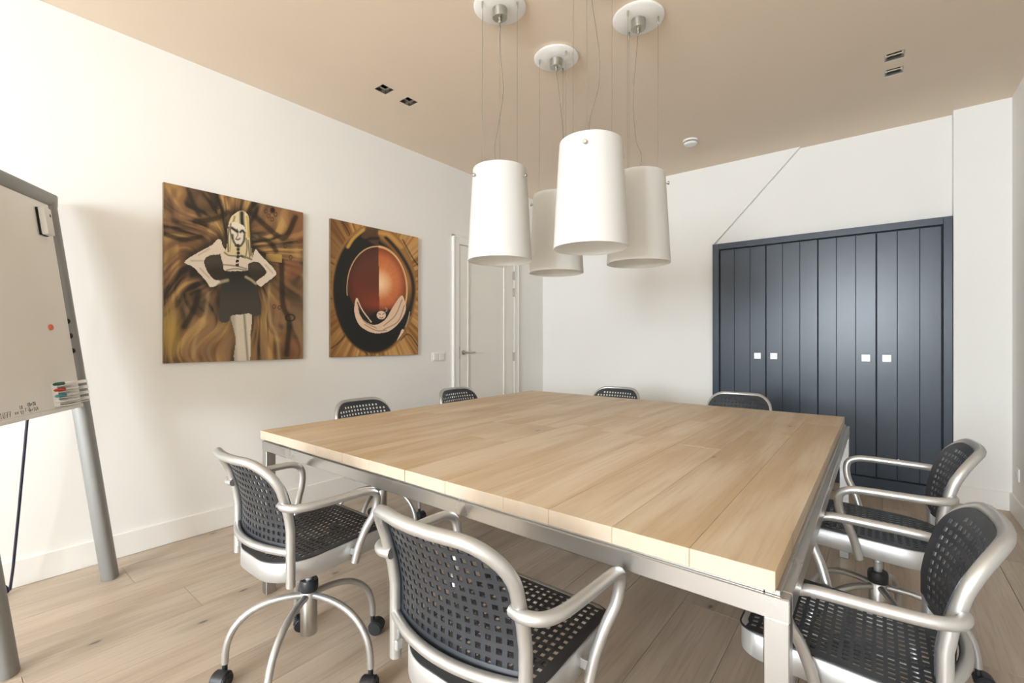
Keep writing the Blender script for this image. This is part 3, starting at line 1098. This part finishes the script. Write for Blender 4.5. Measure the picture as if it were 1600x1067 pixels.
    for k in (2, 0, 1):
        img = lay(img, ms[k], white)
    # shading lines on sleeves
    for P in ([(372, 490), (440, 497), (500, 512)], [(392, 520), (440, 512), (498, 520)]):
        img = lay(img, stroke(X, Y, P, 4), rgb(120, 98, 76), .8)
    for P in ([(240, 440), (300, 405)], [(200, 470), (262, 470)], [(250, 510), (300, 560)], [(600, 490), (640, 535)]):
        img = lay(img, stroke(X, Y, P, 5), rgb(178, 160, 142), .6)
    # hands
    img = lay(img, stroke(X, Y, [(345, 590), (372, 580), (398, 574)], 9), rgb(170, 158, 132), .9)
    img = lay(img, stroke(X, Y, [(496, 556), (525, 572), (550, 592)], 7), rgb(176, 164, 138), .9)
    img = lay(img, stroke(X, Y, [(308, 602), (350, 582)], 8), rgb(230, 222, 208))
    # hair with dark and yellow strands
    img = lay(img, ms[3], rgb(222, 208, 168))
    for P, wd, c, a in (([(470, 215), (472, 260), (478, 300)], 13, (40, 36, 28), 1), ([(432, 235), (425, 262), (415, 290)], 6, (140, 112, 50), .8), ([(497, 235), (505, 280), (508, 340)], 7, (196, 164, 78), .9),
                        ([(402, 290), (398, 350), (400, 420)], 4, (60, 52, 40), .9), ([(410, 300), (412, 360), (408, 420)], 3, (120, 100, 70), .7), ([(512, 250), (517, 330), (523, 440)], 4, (40, 36, 28), .9),
                        ([(495, 350), (500, 400), (495, 440)], 4, (90, 78, 58), .8), ([(506, 360), (512, 420), (516, 450)], 4, (60, 52, 40), .8), ([(380, 425), (402, 440), (440, 444)], 4, (70, 60, 46), .8),
                        ([(470, 440), (500, 452), (525, 462)], 5, (46, 40, 32), .8)):
        img = lay(img, stroke(X, Y, P, wd), rgb(*c), a)
    # face
    face = smooth_poly([(413, 275), (430, 262), (455, 270), (485, 288), (489, 330), (482, 370), (455, 392), (432, 375), (416, 335)])
    img = lay(img, poly_mask(X, Y, face), rgb(232, 222, 206))
    for P, wd, a in (([(418, 294), (432, 304), (448, 314)], 8, 1), ([(464, 316), (474, 308), (486, 320)], 7, 1), ([(422, 330), (426, 360), (440, 384)], 6, .9), ([(446, 300), (450, 330), (443, 346)], 3, .8),
                     ([(440, 352), (451, 357), (462, 350)], 4, .9), ([(486, 330), (482, 365), (462, 392), (440, 388)], 6, .95), ([(412, 272), (410, 310), (420, 350)], 4, .8)):
        img = lay(img, stroke(X, Y, P, wd), rgb(38, 33, 28), a)
    # dark beads down the front
    for cx, cy, r in ((452, 388, 11), (453, 408, 11), (454, 428, 11), (452, 448, 11)):
        img = lay(img, np.clip(2.2 - np.hypot(X - cx, Y - cy) / r * 2, 0, 1), rgb(36, 31, 27))
    for cx, cy in ((450, 470), (449, 492)):
        img = lay(img, poly_mask(X, Y, [(cx - 8, cy - 8), (cx + 8, cy - 7), (cx + 8, cy + 8), (cx - 9, cy + 8)]), rgb(40, 34, 30))
    img *= (.96 + .08 * vnoise(X / 5, Y / 5, 12))[..., None]
    return img


def art_eye(X, Y):
    ang = np.arctan2((Y - 540) * .72, X - 375)
    rad = np.hypot(X - 375, (Y - 540) * .72)
    # fans of gold and brown boards
    st = vnoise(ang * 34 + 100, rad / 400, 21)
    sec = vnoise(ang * 3.2 + 50, rad * 0 + .5, 22)
    img = np.ones(X.shape + (3,)) * rgb(178, 130, 74)
    img = lay(img, np.clip((st - .5) * 5, 0, 1), rgb(200, 156, 94))
    img = lay(img, np.clip((.42 - st) * 6, 0, 1), rgb(140, 96, 48))
    left = np.clip((240 - X) / 160, 0, 1)
    img = lay(img, left, rgb(112, 74, 42), .65)
    img = lay(img, ((Y < 330) & (X < 190)).astype(float), rgb(96, 66, 40), .45)
    for P in ([(150, 65), (205, 175), (180, 260)], [(572, 200), (640, 330), (690, 400)], [(75, 950), (160, 870), (160, 780)], [(545, 900), (600, 860), (670, 950)], [(320, 110), (280, 180)], [(70, 610), (100, 612)], [(275, 950), (320, 1000)], [(75, 360), (105, 380)]):
        img = lay(img, stroke(X, Y, P, 5), rgb(48, 34, 22), .85)

    def ell(cx, cy, rx, ry, soft=.03):
        return np.clip((1 - np.hypot((X - cx) / rx, (Y - cy) / ry)) / soft + .5, 0, 1)
    img = lay(img, ell(368, 542, 292, 448), rgb(150, 108, 60))
    img = lay(img, np.clip(ell(358, 556, 272, 432, .05), 0, 1), rgb(30, 30, 28))
    # gold sheen on the right flank
    sh = stroke(X, Y, [(430, 170), (520, 250), (590, 380), (612, 560), (590, 700)], 34)
    img = lay(img, np.clip(sh, 0, 1) * np.clip((700 - Y) / 200, 0, 1), rgb(170, 122, 66), .9)
    img = lay(img, stroke(X, Y, [(455, 185), (545, 290), (620, 430), (640, 560), (610, 720)], 14), rgb(28, 26, 23), .95)
    img = lay(img, stroke(X, Y, [(410, 150), (480, 170), (560, 250)], 16), rgb(204, 152, 84), .9)
    img = lay(img, poly_mask(X, Y, [(320, 110), (402, 120), (402, 250), (280, 180)]), rgb(92, 66, 44), .85)
    img = lay(img, stroke(X, Y, [(290, 225), (340, 195), (400, 190)], 13), rgb(34, 30, 26), .9)
    img = lay(img, stroke(X, Y, [(190, 250), (230, 190), (300, 130)], 12), rgb(204, 158, 84), .9)
    # iris
    iris = ell(390, 500, 205, 252, .03)
    img = lay(img, iris, rgb(108, 52, 36))
    d = np.hypot(X - 405, (Y - 510) * .85)
    glow = np.clip(1 - d / 230, 0, 1)
    right = (X > 402).astype(float)
    img = lay(img, iris * right, rgb(176, 80, 42))
    ray = vnoise(np.arctan2(Y - 520, X - 405) * 9 + 30, d * 0 + 2.5, 31)
    img = lay(img, iris * right * np.clip(glow * 1.15, 0, 1) * (.75 + .35 * ray), rgb(232, 150, 92))
    img = lay(img, iris * right * np.clip(glow * 2.6 - 1.5, 0, 1), rgb(252, 218, 176))
    img = lay(img, iris * np.clip((Y - 530) / 160, 0, 1) * np.clip(1 - np.abs(X - 400) / 200, 0, 1), rgb(164, 72, 40), .6)
    img = lay(img, iris * (1 - right) * np.clip((560 - Y) / 300, 0, 1), rgb(78, 52, 42), .6)
    img = lay(img, iris * np.clip((np.hypot((X - 390) / 205, (Y - 500) / 252) - .72) * 3.4, 0, 1), rgb(58, 34, 26), .65)
    img = lay(img, iris * np.clip((Y - 650) / 80, 0, 1), rgb(30, 28, 26), .9)
    e = np.hypot((X - 388) / 207, (Y - 545) / 297)
    img = lay(img, np.clip(1.4 - np.abs(e - 1) * 70, 0, 1) * (Y < 590) * (X < 402), rgb(220, 184, 140), .9)
    img = lay(img, np.clip(1.4 - np.abs(e - 1) * 36, 0, 1) * (X >= 402) * (Y < 660), rgb(234, 186, 130), .95)
    # pale crescent with drapery folds
    cr = smooth_poly([(247, 606), (232, 660), (235, 730), (270, 800), (340, 843), (410, 850), (480, 830), (545, 770), (585, 690), (574, 610), (556, 592), (530, 620), (490, 680), (450, 745), (400, 785), (345, 790), (290, 755), (262, 700)])
    img = lay(img, poly_mask(X, Y, cr), rgb(228, 198, 170))
    for P in ([(250, 640), (290, 740), (345, 780)], [(262, 690), (300, 770), (380, 815)], [(560, 620), (510, 730), (430, 800)], [(575, 660), (530, 770), (430, 826)], [(300, 790), (380, 832), (450, 830)]):
        img = lay(img, stroke(X, Y, P, 3.2), rgb(120, 88, 66), .8)
    img = lay(img, stroke(X, Y, [(250, 610), (285, 690), (345, 772)], 4), rgb(238, 214, 188))
    img = lay(img, poly_mask(X, Y, [(268, 672), (330, 770), (285, 752), (262, 712)]), rgb(34, 30, 27), .9)
    img = lay(img, poly_mask(X, Y, smooth_poly([(330, 745), (380, 700), (450, 690), (480, 690), (440, 760), (380, 780)])), rgb(34, 30, 27), .95)
    img = lay(img, ell(415, 726, 31, 29, .12), rgb(234, 206, 180))
    for P in ([(398, 716), (410, 722)], [(424, 722), (436, 714)], [(404, 742), (416, 746), (428, 741)]):
        img = lay(img, stroke(X, Y, P, 3), rgb(52, 40, 34), .9)
    img = lay(img, stroke(X, Y, [(445, 676), (456, 690), (446, 702)], 4), rgb(190, 160, 136), .8)
    img = lay(img, poly_mask(X, Y, smooth_poly([(556, 825), (570, 835), (548, 870), (520, 903), (540, 860)])), rgb(234, 206, 180))
    img = lay(img, stroke(X, Y, [(612, 705), (600, 760), (582, 808)], 3), rgb(200, 190, 170), .8)
    img *= (.97 + .06 * vnoise(X / 4, Y / 4, 33))[..., None]
    return img


painting('painting', .825, 1.635, 1.033, 2.060, [(52, 52), (797, 212), (812, 998), (57, 1025)], art_woman,
         'gold and brown canvas of a long-haired woman in a dark skirt, hands on hips')
painting('painting', 1.842, 2.671, 1.036, 2.063, [(72, 50), (680, 185), (665, 1000), (65, 1012)], art_eye,
         'canvas of a glowing orange orb in a black oval, hung nearer the door')

# ------------------------------------------------------------------ whiteboard easel
ea = empty('whiteboard_easel', (-2.667, .3595, 0), R(146.07))
tag(ea, 'whiteboard easel with two grey posts and a thin dark rear strut, against the side wall', 'easel')
LEAN, HW, ZT = .1365, .345, 1.84


def lp(x, z, off=0.):
    return Vector((x, LEAN * z + off, z))


def post(x):
    s = MB()
    n = 20
    rings = []
    for z in (.0, .004, .5, 1.0, 1.5, ZT - .03, ZT):
        ring = []
        for j in range(n):
            a = 2 * PI * j / n
            cx_, sy_ = math.cos(a), math.sin(a)
            k = .74
            px_ = .034 * math.copysign(abs(cx_) ** k, cx_)
            py_ = .032 * math.copysign(abs(sy_) ** k, sy_)
            sc = .96 if z == 0 else 1
            ring.append(s.bm.verts.new(lp(x, z) + Vector((px_ * sc, py_ * sc, 0))))
        rings.append(ring)
    for A, B in zip(rings[:-1], rings[1:]):
        for j in range(n):
            s.bm.faces.new((A[j], A[(j + 1) % n], B[(j + 1) % n], B[j]))
    s.bm.faces.new(rings[0][::-1])
    s.bm.faces.new(rings[-1])
    return s.build('post', M['grey'], ea, angle=40)


pr = post(HW)
post(-HW)
tl = Matrix.Rotation(math.atan(LEAN), 4, 'X').to_3x3()      # leans the board plane backwards (+y with z)
tlm = Matrix.Rotation(-math.atan(LEAN), 4, 'X')
# top bar
q = MB()
q.box(-HW - .033, HW + .033, -.032, .032, -.032, .034, .010, 2, Matrix.Translation(lp(0, ZT - .012)))
q.build('top_bar', M['grey'], ea)
bz0, bz1 = .865, 1.80
bt = MB()
bt.box(-HW + .036, HW - .036, -.010, .010, 0, (bz1 - bz0) * math.sqrt(1 + LEAN ** 2), .002, 1, Matrix.Translation(lp(0, bz0, -.012)) @ tlm)
bd = bt.build('board', M['board'], ea, smooth=False)
MB().box(-HW + .034, HW - .034, -.016, .012, -.018, 0, .003, 1, Matrix.Translation(lp(0, bz0, -.012)) @ tlm).build('board_edge', M['white'], ea, smooth=False)
for z in (1.255, 1.185, 1.115):
    v = lp(HW, z)
    MB().lathe([(.0135, 0), (.0135, .004)], 16, Matrix.Translation((v.x - .0335, v.y - .018, v.z)) @ Matrix.Rotation(R(-90), 4, 'Y')).build('hole', M['dark'], ea)
st = [(.300, .235, 1.62), (.302, .26, 1.3), (.306, .35, .12), (.306, .375, .04), (.300, .380, .014), (.27, .382, .007), (.2, .382, .006), (-.2, .382, .006), (-.27, .382, .007), (-.300, .380, .014), (-.306, .375, .04), (-.306, .35, .12), (-.302, .26, 1.3), (-.300, .235, 1.62)]
MB().tube(catmull(st, 4), .0055, 10).build('rear_strut', M['rod'], ea)
MB().tube([(-.300, .235, 1.62), (.300, .235, 1.62)], .0055, 8).tube([(.300, .235, 1.62), lp(HW - .02, 1.62)], .0055, 8).tube([(-.300, .235, 1.62), lp(-HW + .02, 1.62)], .0055, 8).build('strut_hinge', M['rod'], ea)

# board frame of reference: (x, height above the board foot, out of the face)
BMX = ea.matrix_basis.copy() if False else Matrix.Translation((-2.667, .3595, 0)) @ Matrix.Rotation(R(146.07), 4, 'Z')
FACE = Matrix.Translation(lp(0, bz0, -.012)) @ tlm @ Matrix.Translation((0, -.010, 0))   # y<0 comes out of the board
K = math.sqrt(1 + LEAN ** 2)


def on_board(name, label, cat, x, z, group=None):
    """an Empty lying on the board face at local x and height z (world metres), y pointing into the board"""
    o = empty(name)
    o.matrix_world = BMX @ FACE @ Matrix.Translation((x, 0, (z - bz0) * K))
    m_ = o.matrix_world
    o.location = m_.to_translation()
    o.rotation_euler = m_.to_euler()
    return tag(o, label, cat, group)


er = on_board('board_eraser', 'white magnetic eraser stuck at the upper corner of the easel board', 'eraser', .232, 1.70)
MB().box(-.026, .026, -.034, -.008, -.062, .062, .006, 2).build('grip', M['white'], er)
MB().box(-.026, .026, -.008, -.0005, -.062, .062, .001).build('felt', M['dark'], er, smooth=False)
MB().box(.004, .012, -.0348, -.034, .022, .034).build('logo_patch', M['ink'], er, smooth=False)
mg = on_board('magnet', 'small round red magnet on the whiteboard', 'magnet', .172, 1.222)
MB().lathe([(.013, .0005), (.013, .005), (.011, .007)], 20, Matrix.Rotation(R(90), 4, 'X')).build('disc', M['magnet'], mg)

tr = on_board('pen_tray', 'white plastic pen tray clipped to the lower corner of the easel board', 'pen tray', .176, .874)
TW = .070
t = MB()
t.box(-TW, TW, -.004, -.0005, 0, .105, .001)
t.prism([(-TW, -.004), (TW, -.004), (TW + .022, -.052), (-TW + .014, -.052)], 0, .003)
for k in range(4):
    zz = .008 + .026 * k
    t.box(-TW + .004, TW + .012, -.048, -.004, zz, zz + .002)
    t.prism([(TW + .004, -.006), (TW + .008, -.006), (TW + .026, -.054), (TW + .020, -.054)], zz, zz + .014)
t.prism([(-TW, -.0045), (-TW + .003, -.0045), (-TW + .006, -.020), (-TW + .004, -.020)], 0, .10)
t.build('holder', M['white'], tr, smooth=False)
for k, (cn, lab) in enumerate((('white', 'white capped marker in the lowest slot of the pen tray'), ('teal', 'blue capped board marker in the pen tray, below the red one'),
                               ('red', 'red capped board marker in the pen tray'), ('green', 'dark green capped board marker in the topmost slot of the pen tray'))):
    mk = on_board('board_marker', lab, 'marker', .176, .874 + (.0105 + .026 * k + .0085) / K, 'markers in the easel pen tray')
    rx = Matrix.Translation((-TW + .006, -.020, 0)) @ Matrix.Rotation(R(12), 4, 'Z') @ Matrix.Rotation(R(90), 4, 'Y')
    rx = Matrix.Translation((-TW + .006, -.016, 0)) @ Matrix.Rotation(R(-14), 4, 'Z') @ Matrix.Rotation(R(90), 4, 'Y')
    MB().lathe([(.003, -.012), (.0068, -.004), (.0075, .002), (.0075, .036), (.0068, .038)], 16, rx).build('cap', M[cn], mk)
    MB().lathe([(.0066, .038), (.0070, .040), (.0070, .098), (.006, .103)], 16, rx).build('barrel', M['white'], mk)

# handwriting on the board
GL = {'0': [[(0, .5), (.15, 1), (.5, 1), (.6, .5), (.45, 0), (.12, 0), (0, .5)]], '1': [[(.1, .75), (.3, 1), (.3, 0)]], '7': [[(0, .95), (.6, 1), (.25, 0)], [(.12, .5), (.5, .52)]],
      'x': [[(0, .1), (.5, .6)], [(0, .6), (.5, .1)]], '8': [[(.5, .85), (.25, 1), (.08, .75), (.5, .3), (.3, 0), (.05, .2), (.5, .85)]], '2': [[(.05, .8), (.3, 1), (.5, .75), (0, 0), (.55, 0)]],
      '+': [[(.25, .15), (.25, .75)], [(0, .45), (.5, .45)]], '3': [[(0, .9), (.4, 1), (.2, .55), (.5, .3), (.2, 0), (0, .1)]], '6': [[(.45, 1), (.05, .4), (.2, 0), (.5, .2), (.1, .4)]],
      '/': [[(0, -.2), (.4, 1.1)]], ':': [[(.2, .2), (.2, .28)], [(.2, .65), (.2, .73)]], 'p': [[(.05, .7), (.05, -.4)], [(.05, .65), (.4, .6), (.3, .2), (.05, .2)]], '4': [[(.35, 0), (.35, 1), (0, .35), (.55, .35)]]}
ink = MB()


def write(txt, x, z, h):
    for ch in txt:
        for s_ in GL.get(ch, []):
            ink.tube([FACE @ Vector((x + u * h * .8, -.0006, (z + v * h - bz0) * K)) for u, v in s_], .0007, 5)
        x += h * (.72 if ch != ' ' else .45)


write('1077', -.206, .872, .021)
write('xx', -.128, .876, .016)
write('18', -.100, .893, .014)
write('12', -.098, .873, .014)
write('1:2', -.072, .880, .015)
write('08+08', -.052, .898, .014)
write('4p+364', -.052, .876, .014)
o = ink.build('handwriting', M['ink'], bd, smooth=False)
o['kind'] = 'stuff'
